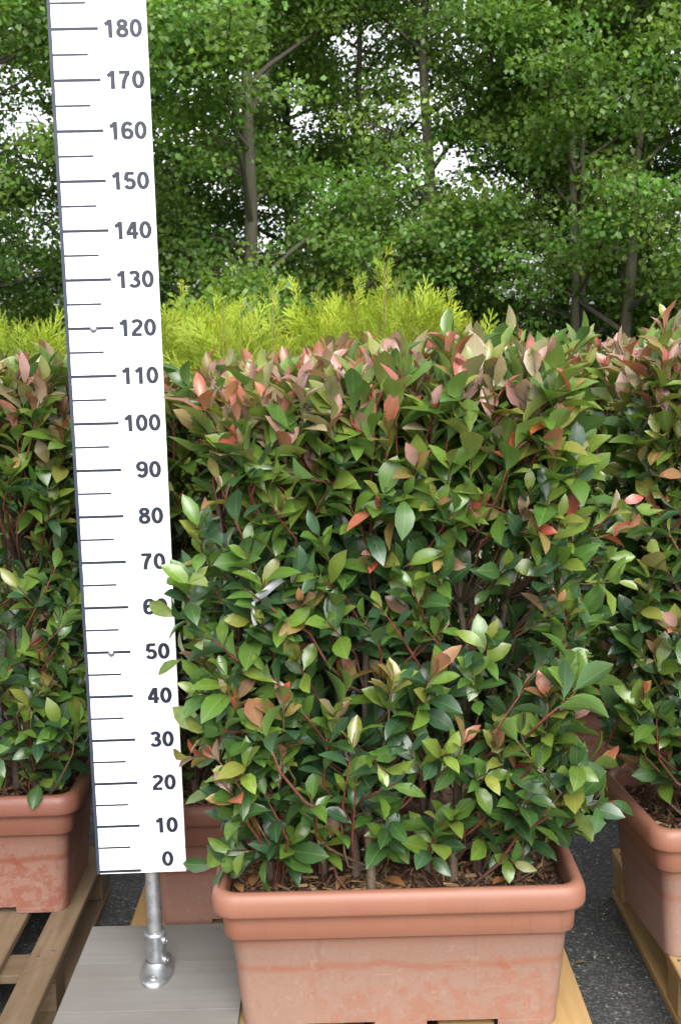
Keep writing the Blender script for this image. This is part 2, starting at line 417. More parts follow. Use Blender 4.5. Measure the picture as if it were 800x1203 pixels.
make_planter('dusty terracotta planter nearest the viewer, in front beside the grey board', *POTS['main'], M['pot'], 1)
make_planter('reddish planter box on the aged pallet left of the measuring board', *POTS['left'], M['pot_dull'], 2)
make_planter('planter box half hidden behind the front planter and the galvanised pole', *POTS['back'], M['pot_dull'], 3)
make_planter('planter box at the right edge beyond the strip of asphalt', *POTS['right'], M['pot'], 4).rotation_euler = (0, 0, .11)

# ------------------------------------------------------------------ grey base board with pole foot
gb = empty('base_board', (-.443, 2.48, .1455)); tag(gb, 'grey weathered wooden base board under the galvanised pole foot', 'board')
for k, (a, b) in enumerate(((2.20, 2.3975), (2.3985, 2.5995), (2.6005, 2.780))):
    bm_obj('plank', box(-.198, .198, a - 2.48, b - 2.48, 0, .0175 + .0004 * (k % 2), .0004), M['grey_wood'], gb)

PX, PY = -.447, 2.558
pole = empty('post', (PX, PY, .1635)); tag(pole, 'round galvanised steel post in a flanged foot behind the measuring board', 'post')
V, F = lathe([(.0168, .02), (.0168, 1.95), (.015, 1.952), (.0, 1.952)]); obj('tube', mesh_np('tube', V, F, M['galv']), pole)
V, F = lathe([(.0225, .012), (.0225, .088), (.0245, .090), (.0250, .094), (.0245, .099), (.021, .101), (.0169, .101)]); soc = obj('socket', mesh_np('socket', V, F, M['galv']), pole)
# oval foot plate
prof = [(1.0, 0), (1.0, .007), (.97, .010), (.90, .0125), (.72, .016), (.62, .022), (.58, .030)]
a = np.arange(40) * 2 * math.pi / 40
rr_ = []
for s, z in prof:
    k = 1 if s > .8 else (s - .5) / .3
    hx = .037 * s if s > .7 else .0235 + (.036 * .7 - .0235) * max(0, (s - .58) / .12); hy = .076 * s if s > .7 else .0235 + (.076 * .7 - .0235) * max(0, (s - .58) / .12) ** 1.3
    rr_.append([(hx * math.copysign(abs(math.cos(t)) ** .85, math.cos(t)), hy * math.copysign(abs(math.sin(t)) ** .95, math.sin(t)), z) for t in a])
V = np.array(rr_).reshape(-1, 3); i = np.arange(len(prof) * 40).reshape(len(prof), 40)
F = np.stack([i[:-1], np.roll(i, -1, 1)[:-1], np.roll(i, -1, 1)[1:], i[1:]], -1).reshape(-1, 4)
ft = obj('foot_plate', mesh_np('foot_plate', V, F, M['galv']), pole)
for sy in (-1, 1):
    V, F = lathe([(.0085, .010), (.0085, .0165), (.007, .018), (.004, .018), (.0035, .0155), (0, .0155)], 16)
    obj('bolt', mesh_np('bolt', V, F, M['galv']), ft, (0, sy * .056, 0))
for z in (.036, .083):
    V, F = lathe([(.0085, 0), (.0085, .007), (.0075, .009), (.0045, .009), (.004, .006), (0, .006)], 16)
    g = obj('grub_screw', mesh_np('grub_screw', V, F, M['galv']), soc, (.0215 * math.cos(R(-30)), .0215 * math.sin(R(-30)), z)); g.rotation_euler = (0, R(90), R(-30))

# ------------------------------------------------------------------ measuring board
RX0, RY, RZ0, RW = -.5666, 2.5324, .4275, .1996
ru = empty('measuring_board', (RX0, RY, RZ0)); ru.rotation_euler = (0, 0, .0243)
tag(ru, 'tall white measuring board with navy ticks and numerals on a post', 'measuring board')
RT = 2.02
bm_obj('panel', box(.004, RW, 0, .0055, -.012, RT, .0006), M['white'], ru)
bm_obj('edge_strip', box(0, .0072, -.0012, .0058, -.012, RT, .0004), M['edge'], ru)
def flat(name, x0, x1, z0, z1, parent, y=-.0009):
    return bm_obj(name, box(x0, x1, y, .0004, z0, z1, 0), M['navy'], parent)
flat('base_line', .0073, .0990, -.009, -.003, ru)
for k in range(1, 41):
    z = k * .05
    if k % 2 == 0: flat('tick_mark', .0073, .1010, z - .0028, z + .0028, ru)
    else: flat('tick_mark', .0073, .0780, z - .0019, z + .0019, ru)

# numerals: hand-built bold grotesque digits, outline per digit as stroked paths
def arc(cx, cy, rx, ry, a0, a1, n=14):
    return [(cx + rx * math.cos(R(a0 + (a1 - a0) * i / n)), cy + ry * math.sin(R(a0 + (a1 - a0) * i / n))) for i in range(n + 1)]
# cell: width .56, cap height 1, stroke centre lines; last flag = closed
S = .238
DIG = {
 '0': [(arc(.275, .5, .178, .402, 0, 360, 32), True)],
 '1': [([(.335, 0), (.335, .99)], False), ([(.30, .895), (.235, .80), (.11, .715)], False)],
 '2': [(arc(.275, .715, .176, .187, 165, -25, 14) + [(.36, .50), (.20, .32), (.13, .20), (.10, .085)], False), ([(.03, .085), (.475, .085)], False)],
 '3': [(arc(.26, .72, .165, .182, 160, -75, 14) + [(.235, .535)], False), ([(.235, .535)] + arc(.265, .295, .185, .205, 82, -160, 16), False)],
 '4': [([(.375, 0), (.375, .99)], False), ([(.33, .93), (.07, .30)], False), ([(.02, .30), (.53, .30)], False)],
 '5': [([(.47, .905), (.15, .905)], False), ([(.165, .955), (.105, .50)], False), (arc(.27, .32, .185, .230, 140, -160, 18), False)],
 '6': [(arc(.280, .315, .178, .222, 0, 360, 26), True), (arc(.295, .56, .20, .345, 38, 185, 14) + [(.10, .36)], False)],
 '7': [([(.035, .905), (.50, .905)], False), ([(.45, .88), (.33, .68), (.255, .46), (.21, .2), (.20, 0)], False)],
 '8': [(arc(.275, .745, .150, .160, 0, 360, 24), True), (arc(.275, .295, .180, .203, 0, 360, 26), True)],
 '9': [(arc(.270, .685, .178, .222, 0, 360, 26), True), (arc(.255, .44, .20, .345, 5, -142, 14), False), ([(.45, .47), (.452, .64)], False)],
}
def digit_mesh(bm, ch, ox, oz, h, dy):
    for si, (pts, closed) in enumerate(DIG[ch]):
        p = np.array(pts) * (1.33, 1); n = len(p)
        if closed: p = p[:-1]; n -= 1
        t = (np.roll(p, -1, 0) - np.roll(p, 1, 0)) if closed else np.gradient(p, axis=0)
        t = t / np.maximum(np.linalg.norm(t, axis=1, keepdims=True), 1e-9); nn = np.stack([-t[:, 1], t[:, 0]], -1)
        # horizontals a little thinner than verticals, as in a bold grotesque
        w = (S * (.80 + .20 * abs(t[:, 1])) / 2)[:, None]
        a_, b_ = p + nn * w, p - nn * w
        yy = dy - si * .00012
        va = [bm.verts.new((ox + q[0] * h, yy, oz + min(max(q[1], 0), 1) * h)) for q in a_]; vb = [bm.verts.new((ox + q[0] * h, yy, oz + min(max(q[1], 0), 1) * h)) for q in b_]
        for i in range(n if closed else n - 1):
            j = (i + 1) % n
            try: bm.faces.new((va[i], va[j], vb[j], vb[i]))
            except ValueError: pass
import bmesh
for v in range(0, 201, 10):
    bm = bmesh.new(); s = str(v); h = .0362; adv = .755 * h
    wtot = adv * len(s)
    x1 = RW - .0085 if v >= 100 else (RW - .0125 if v else RW - .026)
    zc = v / 100.0 if v else .0205
    for i, ch in enumerate(s): digit_mesh(bm, ch, x1 - wtot + i * adv, zc - h / 2 - .0005, h, -.0006)
    bmesh.ops.recalc_face_normals(bm, faces=bm.faces[:])
    bm_obj('numeral', bm, M['navy'], ru)
for z in (1.198, .497):
    V, F = lathe([(.0075, 0), (.0072, .0015), (.005, .0035), (.002, .0042), (0, .0042)], 18)
    g = obj('screw', mesh_np('screw', V, F, M['galv']), ru, (.0585, -.0002, z)); g.rotation_euler = (R(90), 0, 0)
for z in (.12, .9, 1.7):
    bm_obj('bracket', box(RW / 2 - .0015, RW / 2 + .05, .0056, .0093, z, z + .03, .0005), M['galv'], ru)

# ------------------------------------------------------------------ photinia
def leaf_template(ts, fold=.32, curl=.16, wave=0.0):
    ws = np.interp(ts, [0, .07, .16, .3, .48, .64, .8, .92, 1.0], [.012, .014, .075, .155, .215, .228, .175, .075, .004])
    V = []; UV = []
    for k, (t, w) in enumerate(zip(ts, ws)):
        z0 = -curl * t * t + .06 * math.sin(t * 3.1)
        wv = wave * math.sin(k * 2.1)
        for s in (-1, 0, 1):
            V.append((s * w, t, z0 + abs(s) * (w * fold + wv * w)))
            UV.append((s * w / .212, t))
    F = []
    for k in range(len(ts) - 1):
        for s in range(2):
            a = k * 3 + s; F.append((a, a + 1, a + 4, a + 3))
    return np.array(V), np.array(F), np.array(UV)

T_HI = [leaf_template(np.array([0, .08, .2, .38, .56, .74, .9, 1]), f, c, w) for f, c, w in ((.22, .10, .06), (.50, .26, -.10), (.12, .38, .10), (.65, -.12, .05), (.34, .02, .14))]
T_LO = [leaf_template(np.array([0, .1, .32, .6, .84, 1]), f, c, w) for f, c, w in ((.22, .10, .06), (.50, .26, -.10), (.12, .38, .10), (.65, -.12, .05), (.34, .02, .14))]
# (base colour, tip/edge colour) pairs, linear
PAL = [
 ((.018, .048, .017), (.016, .044, .017)), ((.026, .064, .021), (.022, .056, .021)), ((.034, .082, .021), (.034, .078, .021)),   # 0-2 old dark
 ((.028, .070, .030), (.032, .076, .034)), ((.050, .114, .020), (.048, .106, .020)), ((.068, .134, .021), (.064, .126, .021)),   # 3-5 mid
 ((.090, .158, .022), (.086, .146, .023)), ((.122, .178, .026), (.118, .164, .028)), ((.148, .176, .030), (.150, .150, .033)),   # 6-8 fresh
 ((.160, .148, .036), (.195, .112, .042)), ((.170, .115, .044), (.225, .088, .050)), ((.130, .098, .050), (.160, .078, .050)),   # 9-11 olive / bronze
 ((.240, .098, .048), (.285, .076, .050)), ((.275, .096, .072), (.290, .078, .070)), ((.255, .058, .034), (.235, .045, .030)),   # 12-14 orange / red
 ((.235, .155, .125), (.265, .120, .105)), ((.175, .175, .085), (.210, .145, .090)),                                            # 15-16 dusty
]
def leaf_cols(pi, tv):
    """colour per template vertex for palette entry pi, tv = template uv"""
    a, b = np.array(PAL[pi][0]), np.array(PAL[pi][1])
    k = np.clip(tv[:, 1:2] * .7 + abs(tv[:, 0:1]) * .35 - .1, 0, 1)
    return a * (1 - k) + b * k

MESH_CACHE = {}
def leaf_mesh(shape, pi):
    k = (shape, pi)
    if k not in MESH_CACHE:
        V, F, UV = T_HI[shape]
        MESH_CACHE[k] = mesh_np('leaf', V, F, M['leaf'], leaf_cols(pi, UV), UV)
    return MESH_CACHE[k]

def project(P):
    x = P[..., 0]; y = P[..., 1]; z = P[..., 2] - CAM_H
    c, s = math.cos(PITCH), math.sin(PITCH)
    d = y * c - z * s; v = (y * s + z * c) / d * F_PX; u = x / d * F_PX
    return 400 + u * math.cos(ROLL) - v * math.sin(ROLL), 601.5 - (u * math.sin(ROLL) + v * math.cos(ROLL)), d

def strat(rg, n, aspect):
    nx = max(1, int(round(math.sqrt(n * aspect)))); ny = max(1, int(math.ceil(n / nx)))
    g = np.stack(np.meshgrid(np.arange(nx), np.arange(ny)), -1).reshape(-1, 2) + rg.random((nx * ny, 2))
    return g / np.array([nx, ny])

def gen_bush(x0, x1, y0, y1, zs, zt, seed, k=1.0, extra=(), back_k=.6, red=1.0, dip=0.0):
    rg = np.random.default_rng(seed)
    W, D, Hh = x1 - x0, y1 - y0, zt - zs
    cx, cy = (x0 + x1) / 2, (y0 + y1) / 2
    zb = zs + .12
    pos, dr, ln, zone = [], [], [], []
    def add(p, d, l, zn):
        pos.append(p); dr.append(d); ln.append(l); zone.append(np.full(len(p), zn))
    def bulge(x, y, z):   # rounds the top shoulders and narrows the foot a little
        u = np.clip((z - (zt - .16)) / .16, 0, 1) ** 2; l = np.clip((zs + .3 - z) / .3, 0, 1)
        f = 1 - .10 * u - .16 * l
        f2 = f + .035 * np.sin(z * 9 + seed) * np.sin(x * 7 + seed * 2)
        return cx + (x - cx) * f2, cy + (y - cy) * f2 + .075 * l * (y < cy)
    def face(n, side, depth, zn):
        asp = (W if side in 'fb' else D) / (Hh - .05)
        g = strat(rg, n, asp); n = len(g)
        z = zb + (zt - .02 - zb) * g[:, 1]
        dd = depth + np.abs(rg.normal(0, .025, n))
        if side in 'fb':
            x = x0 + W * g[:, 0]; y = (y0 + dd) if side == 'f' else (y1 - dd)
            d = np.stack([rg.normal(0, .42, n) + .35 * (x - cx) / (W / 2), (-.62 if side == 'f' else .62) + rg.normal(0, .25, n), .85 + rg.normal(0, .35, n)], -1)
        else:
            y = y0 + D * g[:, 0]; x = (x0 + dd) if side == 'l' else (x1 - dd)
            d = np.stack([(-.62 if side == 'l' else .62) + rg.normal(0, .25, n), rg.normal(0, .42, n) + .3 * (y - cy) / (D / 2), .85 + rg.normal(0, .35, n)], -1)
        up = np.clip((z - (zt - .3)) / .3, 0, 1)[:, None]
        d = d * (1 - .6 * up) + np.array([0, 0, .9]) * up
        x, y = bulge(x, y, z)
        # gaps: low-frequency holes, sparser near the soil
        hole = np.sin(x * 11 + seed) + np.sin(z * 10 + seed * 1.7) + np.sin((x + y) * 6 - z * 7 + seed)
        keep = (rg.random(n) < np.where(hole > .9, .28, .95)) & (rg.random(n) < np.clip(.30 + (z - zb) / .22, 0, 1))
        p = np.stack([x, y, z], -1)
        add(p[keep], nrm(d)[keep], rg.uniform(.10, .17, keep.sum()), zn)
    A = W * Hh; B = D * Hh
    face(int(170 * A * k), 'f', .0, 0); face(int(125 * A * k), 'f', .085, 1); face(int(80 * A * k), 'f', .17, 2)
    face(int(150 * B * k), 'l', .0, 0); face(int(115 * B * k), 'l', .085, 1)
    face(int(150 * B * k), 'r', .0, 0); face(int(115 * B * k), 'r', .085, 1)
    face(int(120 * A * k * back_k), 'b', .0, 0); face(int(100 * A * k * back_k), 'b', .085, 1)
    g = strat(rg, int(330 * W * D * k), W / D); n = len(g)
    x = x0 + .03 + (W - .06) * g[:, 0]; y = y0 + .03 + (D - .06) * g[:, 1]
    edge = np.maximum(abs(g[:, 0] - .5), abs(g[:, 1] - .5)) * 2
    z = zt - .035 - .05 * edge ** 4 + rg.normal(0, .022, n) + .02 * np.sin(x * 9 + seed) * np.sin(y * 8)
    d = np.stack([rg.normal(0, .28, n) + .5 * (g[:, 0] - .5), rg.normal(0, .28, n) + .5 * (g[:, 1] - .5), np.ones(n)], -1)
    add(np.stack([x, y, z], -1), nrm(d), rg.uniform(.10, .19, n), 3)
    if len(extra):
        e = np.array([q[:6] for q in extra], float)
        add(e[:, :3], nrm(e[:, 3:6]), np.array([q[6] for q in extra], float), 4)
    pos = np.concatenate(pos); pos[:, 2] -= dip * np.clip((cx - pos[:, 0]) / (W / 2), 0, 1) * np.clip((pos[:, 2] - zs) / Hh, 0, 1) ** 2; dr = np.concatenate(dr); ln = np.concatenate(ln); zone = np.concatenate(zone)
    low = np.clip(zs + .07 - (pos[:, 2] - dr[:, 2] * ln), 0, None); pos[:, 2] += low; nearsoil = pos[:, 2] - dr[:, 2] * ln < zs + .15; pos[:, 1] = np.where(nearsoil, np.maximum(pos[:, 1], y0 + .115), pos[:, 1]); ns = len(pos); tip = pos; basep = pos - dr * ln[:, None]
    # ---- leaves
    LP, LD, LN, LS, LC = [], [], [], [], []
    young_p = np.where(pos[:, 2] > zt - .15, .80, np.where(pos[:, 2] > zt - .32, .48, .30)) * red
    young = rg.random(ns) < young_p
    for i in range(ns):
        nl = int(rg.integers(7, 11)); top = pos[i, 2] > zt - .15; upper = pos[i, 2] > zt - .36
        ax = dr[i]; r1 = nrm(np.cross(ax, [.3, .2, .9] if abs(ax[2]) < .9 else [1, 0, 0])); r2 = np.cross(ax, r1)
        ph = rg.uniform(0, 6.28); size = rg.uniform(.9, 1.14) * (1.22 if pos[i, 2] > zt - .22 else 1.0) * (1.12 if zone[i] == 1 else 1)
        for j in range(nl):
            t = .18 + .82 * (j + .5 * rg.random()) / nl
            a = ph + j * 2.39996 + rg.normal(0, .25)
            al = R(74) * (1 - t) + (R(15) if top else R(20 if young[i] else 34)) * t + rg.normal(0, .2); al = max(.12, al)
            rad = r1 * math.cos(a) + r2 * math.sin(a)
            ld = ax * math.cos(al) + rad * math.sin(al); ld[2] += .10 - .12 * (1 - t)
            nn = ax * math.sin(al) - rad * math.cos(al) + rg.normal(0, .22, 3)
            LP.append(basep[i] + ax * ln[i] * t); LD.append(ld); LN.append(nn)
            s = (.081 - .016 * abs(t - .55) / .45) * size * rg.uniform(.66, 1.14)
            last = j >= nl - 3
            if young[i] and t > .55: s *= .92 if not last else rg.uniform(.62, .95)
            LS.append(s)
            u = rg.random()
            if young[i]:
                if top:
                    if last: c = rg.choice([12, 13, 15, 15, 13, 16, 9, 8, 15], 1)[0]
                    elif t > .5: c = rg.choice([9, 8, 16, 8, 7, 7, 6, 16], 1)[0]
                    else: c = rg.choice([6, 7, 5, 8, 16, 4], 1)[0]
                else:
                    if last: c = rg.choice([9, 10, 12, 14, 8, 7, 11, 16, 15, 9, 8], 1)[0]
                    elif t > .5: c = rg.choice([8, 7, 7, 6, 9, 6], 1)[0]
                    else: c = rg.choice([5, 6, 4, 3, 2], 1)[0]
            else:
                if top: c = rg.choice([4, 5, 6, 6, 7, 8, 16], 1)[0]
                elif upper: c = rg.choice([4, 5, 6, 7, 5, 8, 3, 6], 1)[0]
                elif zone[i] in (0, 4): c = rg.choice([7, 8, 6, 6], 1)[0] if (last and u < .5) else rg.choice([1, 2, 3, 4, 4, 5, 5, 6, 6, 7, 3, 2], 1)[0]
                else: c = rg.choice([0, 1, 2, 3, 1, 2, 4], 1)[0]
            LC.append(c)
    LP, LD, LN = map(np.array, (LP, LD, LN)); LS = np.array(LS); LC = np.array(LC)
    Y = nrm(LD); Zn = nrm(LN - Y * (LN * Y).sum(1, keepdims=True)); X = np.cross(Y, Zn)
    shp = rg.integers(0, 5, len(LP)); wdt = rg.uniform(.85, 1.2, len(LP)) * np.where(LP[:, 2] > zt - .14, .82, 1)
    leaves = dict(P=LP, X=X, Y=Y, Z=Zn, S=LS, C=LC, H=shp, W=wdt)
    # ---- wood
    K = 15
    sx = cx + (rg.random(K) - .5) * (W * .72); sx = np.sort(sx); sy = cy + (rg.random(K) - .4) * (D * .34)
    stems = []
    npt = 12
    for i in range(K):
        tt = np.linspace(0, 1, npt); hz = (Hh - rg.uniform(.10, .28))
        p = np.stack([sx[i] + (sx[i] - cx) * .22 * tt + np.cumsum(rg.normal(0, .010, npt)), sy[i] + (sy[i] - cy) * .3 * tt + np.cumsum(rg.normal(0, .010, npt)), zs - .03 + (hz + .03) * tt], -1)
        p[0, :2] = p[1, :2]; p[:3, 1] = np.maximum(p[:3, 1], y0 + .15)
        stems.append(p)
    stems = np.array(stems)
    flatp = stems.reshape(-1, 3)
    twigs = [[] for _ in range(K)]; twr = [[] for _ in range(K)]; twc = [[] for _ in range(K)]
    for i in range(ns):
        b = basep[i]; dz = b[2] - flatp[:, 2]
        hd = np.hypot(flatp[:, 0] - b[0], flatp[:, 1] - b[1])
        cost = hd * 1.0 + np.abs(dz - (.06 + .5 * hd)) * .8 + np.where(dz < 0.0, .5, 0)
        q = int(np.argmin(cost)); kq = q // npt
        a = flatp[q]; mid = (a + b) / 2 + np.array([0, 0, -.02]) + rg.normal(0, .012, 3)
        pts = np.array([a, a * .45 + mid * .55, mid * .6 + b * .4 + (0, 0, -.004), b, (b + tip[i]) / 2 + rg.normal(0, .004, 3), tip[i]])
        dist = np.linalg.norm(b - a)
        twigs[kq].append(pts); r0 = .0022 + .004 * min(1, dist / .35)
        twr[kq].append([r0, r0 * .85, r0 * .7, .0025, .0021, .0011])
        wood_, red_ = np.array((.085, .058, .042)), np.array((.115, .026, .018))
        gr = np.array((.10, .065, .028))
        mm = red_ if rg.random() < .7 else gr
        twc[kq].append([wood_, wood_, wood_ * .6 + mm * .4, mm, mm, mm])
    return dict(leaves=leaves, stems=stems, twigs=twigs, twr=twr, twc=twc, zs=zs, cx=cx, cy=cy)

# extents follow the planters they grow in
zs0 = .1455 + .285
main_extra = [  # (tip x,y,z, dir, length) shoots that stick out of the clipped faces
 (.57, 2.30, 1.215, .9, -.3, .35, .20), (.54, 2.33, 1.15, .9, -.2, .1, .18), (.55, 2.28, 1.27, .6, -.4, .6, .16), (.53, 2.24, 1.12, .7, -.6, .1, .16),
 (.56, 2.38, .62, .95, -.3, .15, .2), (.50, 2.26, .66, .6, -.7, .3, .15), (.55, 2.42, .70, .9, -.1, .4, .16), (.48, 2.28, .58, .5, -.7, .1, .14),
 (-.285, 2.36, .50, -.9, -.3, .05, .16), (-.25, 2.32, .56, -.8, -.5, .3, .14), (-.29, 2.40, .66, -.9, -.2, .5, .13), (-.30, 2.40, .80, -.8, -.3, .6, .13), (-.31, 2.40, 1.00, -.8, -.3, .6, .14), (-.30, 2.38, 1.12, -.7, -.3, .7, .14), (-.345, 2.40, .955, -.9, -.2, .25, .15), (-.35, 2.42, 1.045, -.9, -.2, .3, .15), (-.34, 2.40, .735, -.95, -.2, .1, .14),
 (.08, 2.28, .58, .1, -.7, .6, .13), (.22, 2.28, .62, .2, -.7, .6, .14), (-.14, 2.29, .53, .1, -.5, .8, .10), (.34, 2.27, .51, .2, -.9, .1, .12),
 (.18, 2.30, .53, .1, -.5, .8, .10), (-.05, 2.33, .54, .1, -.5, .8, .10),
]
right_extra = [(.70, 2.56, 1.615, .05, -.2, 1, .16), (.735, 2.60, 1.585, .2, -.1, 1, .15), (.66, 2.50, 1.27, -.6, -.4, .6, .16), (.62, 2.50, 1.20, -.8, -.4, .4, .15), (.70, 2.44, .98, -.3, -.8, .5, .14), (.74, 2.42, .88, -.2, -.9, .5, .14),
 (.80, 2.42, 1.10, -.2, -.9, .5, .14)]
left_extra = [(-.80, 2.62, .60, .1, -.9, .1, .18), (-.77, 2.60, .50, .2, -.9, -.1, .18), (-.83, 2.62, .68, .1, -.8, .4, .16), (-.70, 2.78, .75, .4, -.8, .4, .15)]
BUSH = {
 'main': gen_bush(-.285, .468, 2.205, 2.70, zs0, 1.565, 5, 1.0, main_extra, dip=.045),
 'left': gen_bush(-1.50, -.62, 2.74, 3.26, zs0, 1.565, 17, .82, left_extra, .3),
 'back': gen_bush(-.56, .30, 2.74, 3.22, zs0, 1.555, 29, .72, (), .3, dip=.05),
 'right': gen_bush(.64, 1.50, 2.49, 2.98, zs0, 1.570, 41, .85, right_extra, .3),
 'far': gen_bush(.30, 1.12, 3.70, 4.14, zs0, 1.570, 53, .6, (), .2),
}
# visible size of every leaf as the viewer sees it, to pick the ones modelled singly
ZB = np.full((620, 420), 1e9); SAMP = {}
for kk, bsh in BUSH.items():
    L = bsh['leaves']; pts = []
    for t in np.linspace(.12, .95, 7):
        for s in (-.13, 0, .13):
            pts.append(L['P'] + L['Y'] * (L['S'] * t)[:, None] + L['X'] * (L['S'] * s)[:, None])
    pts = np.stack(pts, 1); u, v, d = project(pts)
    iu = (u / 2).astype(int); iv = (v / 2).astype(int); ok = (iu >= 0) & (iu < 400) & (iv >= 0) & (iv < 602)
    np.minimum.at(ZB, (iv[ok], iu[ok]), d[ok]); SAMP[kk] = (iu, iv, d, ok)

LABELS = {
 'main': 'broad leafy photinia shrub filling the front planter beside the measuring board',
 'left': 'photinia shrub in the reddish planter left of the measuring board',
 'back': 'photinia shrub close behind the front one, mostly hidden by it',
 'right': 'photinia shrub in the planter at the right edge',
 'far': 'photinia shrub in the rear gap between the front and right ones',
}
for kk, bsh in BUSH.items():
    root = empty('photinia_shrub', (bsh['cx'], bsh['cy'], bsh['zs'])); o0 = np.array(root.location)
    tag(root, LABELS[kk], 'shrub', 'photinia shrubs in planters')
    L = bsh['leaves']; iu, iv, d, ok = SAMP[kk]
    vis = np.zeros(len(L['P']))
    zz = ZB[np.clip(iv, 0, 619), np.clip(iu, 0, 419)]
    vis = (ok & (d <= zz + .012)).sum(1) * (L['S'] / d[:, 0]) ** 2
    vis = np.where(ok.any(1), vis, 0)
    cut = 300 if kk != 'far' else 60
    order = np.argsort(-vis); single = order[:cut]; rest = order[cut:]
    for q in single:
        mt = Matrix(((L['X'][q][0], L['Y'][q][0], L['Z'][q][0]), (L['X'][q][1], L['Y'][q][1], L['Z'][q][1]), (L['X'][q][2], L['Y'][q][2], L['Z'][q][2])))
        o = bpy.data.objects.new('leaf', leaf_mesh(int(L['H'][q]), int(L['C'][q]))); link(o, root)
        s = float(L['S'][q]); sc = Matrix.Diagonal((s * float(L['W'][q]), s, s))
        o.matrix_local = Matrix.Translation(Vector((L['P'][q] - o0).tolist())) @ (mt @ sc).to_4x4()
    VV, FF, CC, UU = [], [], [], []; off = 0
    rg = np.random.default_rng(3)
    for sh in range(5):
        tv, tf, tu = T_LO[sh]
        q = rest[L['H'][rest] == sh]
        P = L['P'][q][:, None] + L['S'][q][:, None, None] * (tv[None, :, 0:1] * L['W'][q][:, None, None] * L['X'][q][:, None] + tv[None, :, 1:2] * L['Y'][q][:, None] + tv[None, :, 2:3] * L['Z'][q][:, None])
        a = np.array([p[0] for p in PAL])[L['C'][q]][:, None]; b = np.array([p[1] for p in PAL])[L['C'][q]][:, None]
        kf = np.clip(tu[:, 1:2] * .7 + abs(tu[:, 0:1]) * .35 - .1, 0, 1)[None]
        c = (a * (1 - kf) + b * kf) * rg.uniform(.8, 1.2, (len(q), 1, 1))
        VV.append((P - o0).reshape(-1, 3)); CC.append(c.reshape(-1, 3)); UU.append(np.tile(tu, (len(q), 1)))
        FF.append((tf[None] + (off + np.arange(len(q)) * len(tv))[:, None, None]).reshape(-1, 4)); off += len(q) * len(tv)
    tag(obj('foliage', mesh_np('foliage', np.concatenate(VV), np.concatenate(FF), M['leaf'], np.concatenate(CC), np.concatenate(UU)), root), kind='stuff')
    for i in range(len(bsh['stems'])):
        sp = bsh['stems'][i][None] - o0; rad = np.linspace(.0105, .0042, sp.shape[1])[None]
        V, F = tubes(sp, rad, 7); c = np.tile(np.array((.10, .072, .052)), (len(V), 1))
        if bsh['twigs'][i]:
            V2, F2 = tubes(np.array(bsh['twigs'][i]) - o0, np.array(bsh['twr'][i]), 4)
            c2 = np.repeat(np.array(bsh['twc'][i]).reshape(-1, 3), 4, 0)
            F = np.concatenate([F, F2 + len(V)]); V = np.concatenate([V, V2]); c = np.concatenate([c, c2])
        obj('stem', mesh_np('stem', V, F, M['twig'], c), root)

# the shrub in the rear gap needs its own planter and stand
make_planter('planter box in the rear row, hidden under the rear gap shrub', .71, 3.92, M['pot_dull'], 6)
pallet('pallet in the rear row behind the asphalt strip', .25, 1.17, 3.68, 4.7,
       [(.25, .37), (.43, .55), (.65, .77), (.87, .99), (1.05, 1.17)], M['old_y'], M['old_x'])

# dry fallen leaves
def dry_leaf(label, loc, rot, s, pi, shape=2, group=None):
    o = obj('fallen_leaf', leaf_mesh(shape, pi), None, loc); o.rotation_euler = rot; o.scale = (s, s, s)
    return tag(o, label, 'leaf', group)
PAL.append(((.26, .13, .05), (.20, .09, .035))); PAL.append(((.40, .24, .11), (.33, .19, .08))); PAL.append(((.14, .055, .03), (.10, .04, .025)))
sz = .1455 + .299
for i, (x, y, a, c) in enumerate([(-.225, 2.36, .4, 17), (-.16, 2.335, 2.0, 19), (-.10, 2.34, 1.2, 18), (-.03, 2.36, -.5, 17), (.06, 2.34, 2.6, 19), (.12, 2.37, .9, 17), (.20, 2.34, 1.7, 18), (.27, 2.36, .1, 19), (.35, 2.38, 2.2, 17), (.40, 2.46, 1.1, 19), (-.2, 2.45, 3.0, 17)]):
    dry_leaf('small dry brown leaf lying on the mulch of the front planter', (x, y, sz), (.12, .1 * (-1) ** i, a), .05 + .008 * (i % 3), c, i % 5, 'dry leaves on the mulch of the front planter')
dry_leaf('yellow brown leaf lying on the asphalt beside the right pallet', (.66, 2.395, .006), (.05, .2, .7), .05, 17)
dry_leaf('pale green leaf lying on the asphalt behind the front planter corner', (.60, 2.83, .006), (.05, .1, 1.3), .045, 16)

_v, _f, _u = leaf_template(np.linspace(0, 1, 8), .5, .2, .05)
_a = _v[:, 1] * 3.4; _v = np.stack([_v[:, 0], np.sin(_a) * .30 * (1 + .3 * _v[:, 0]), (1 - np.cos(_a)) * .30 + _v[:, 2] * .3], -1)
o = obj('dead_leaf', mesh_np('dead_leaf', _v, _f, M['leaf'], np.tile((.40, .13, .03), (len(_v), 1)), _u), None, (.353, 2.185, 1.41)); o.scale = (.06,) * 3; o.rotation_euler = (.5, .9, .7)
tag(o, 'curled dry orange leaf caught among the upper leaves of the front shrub', 'leaf')

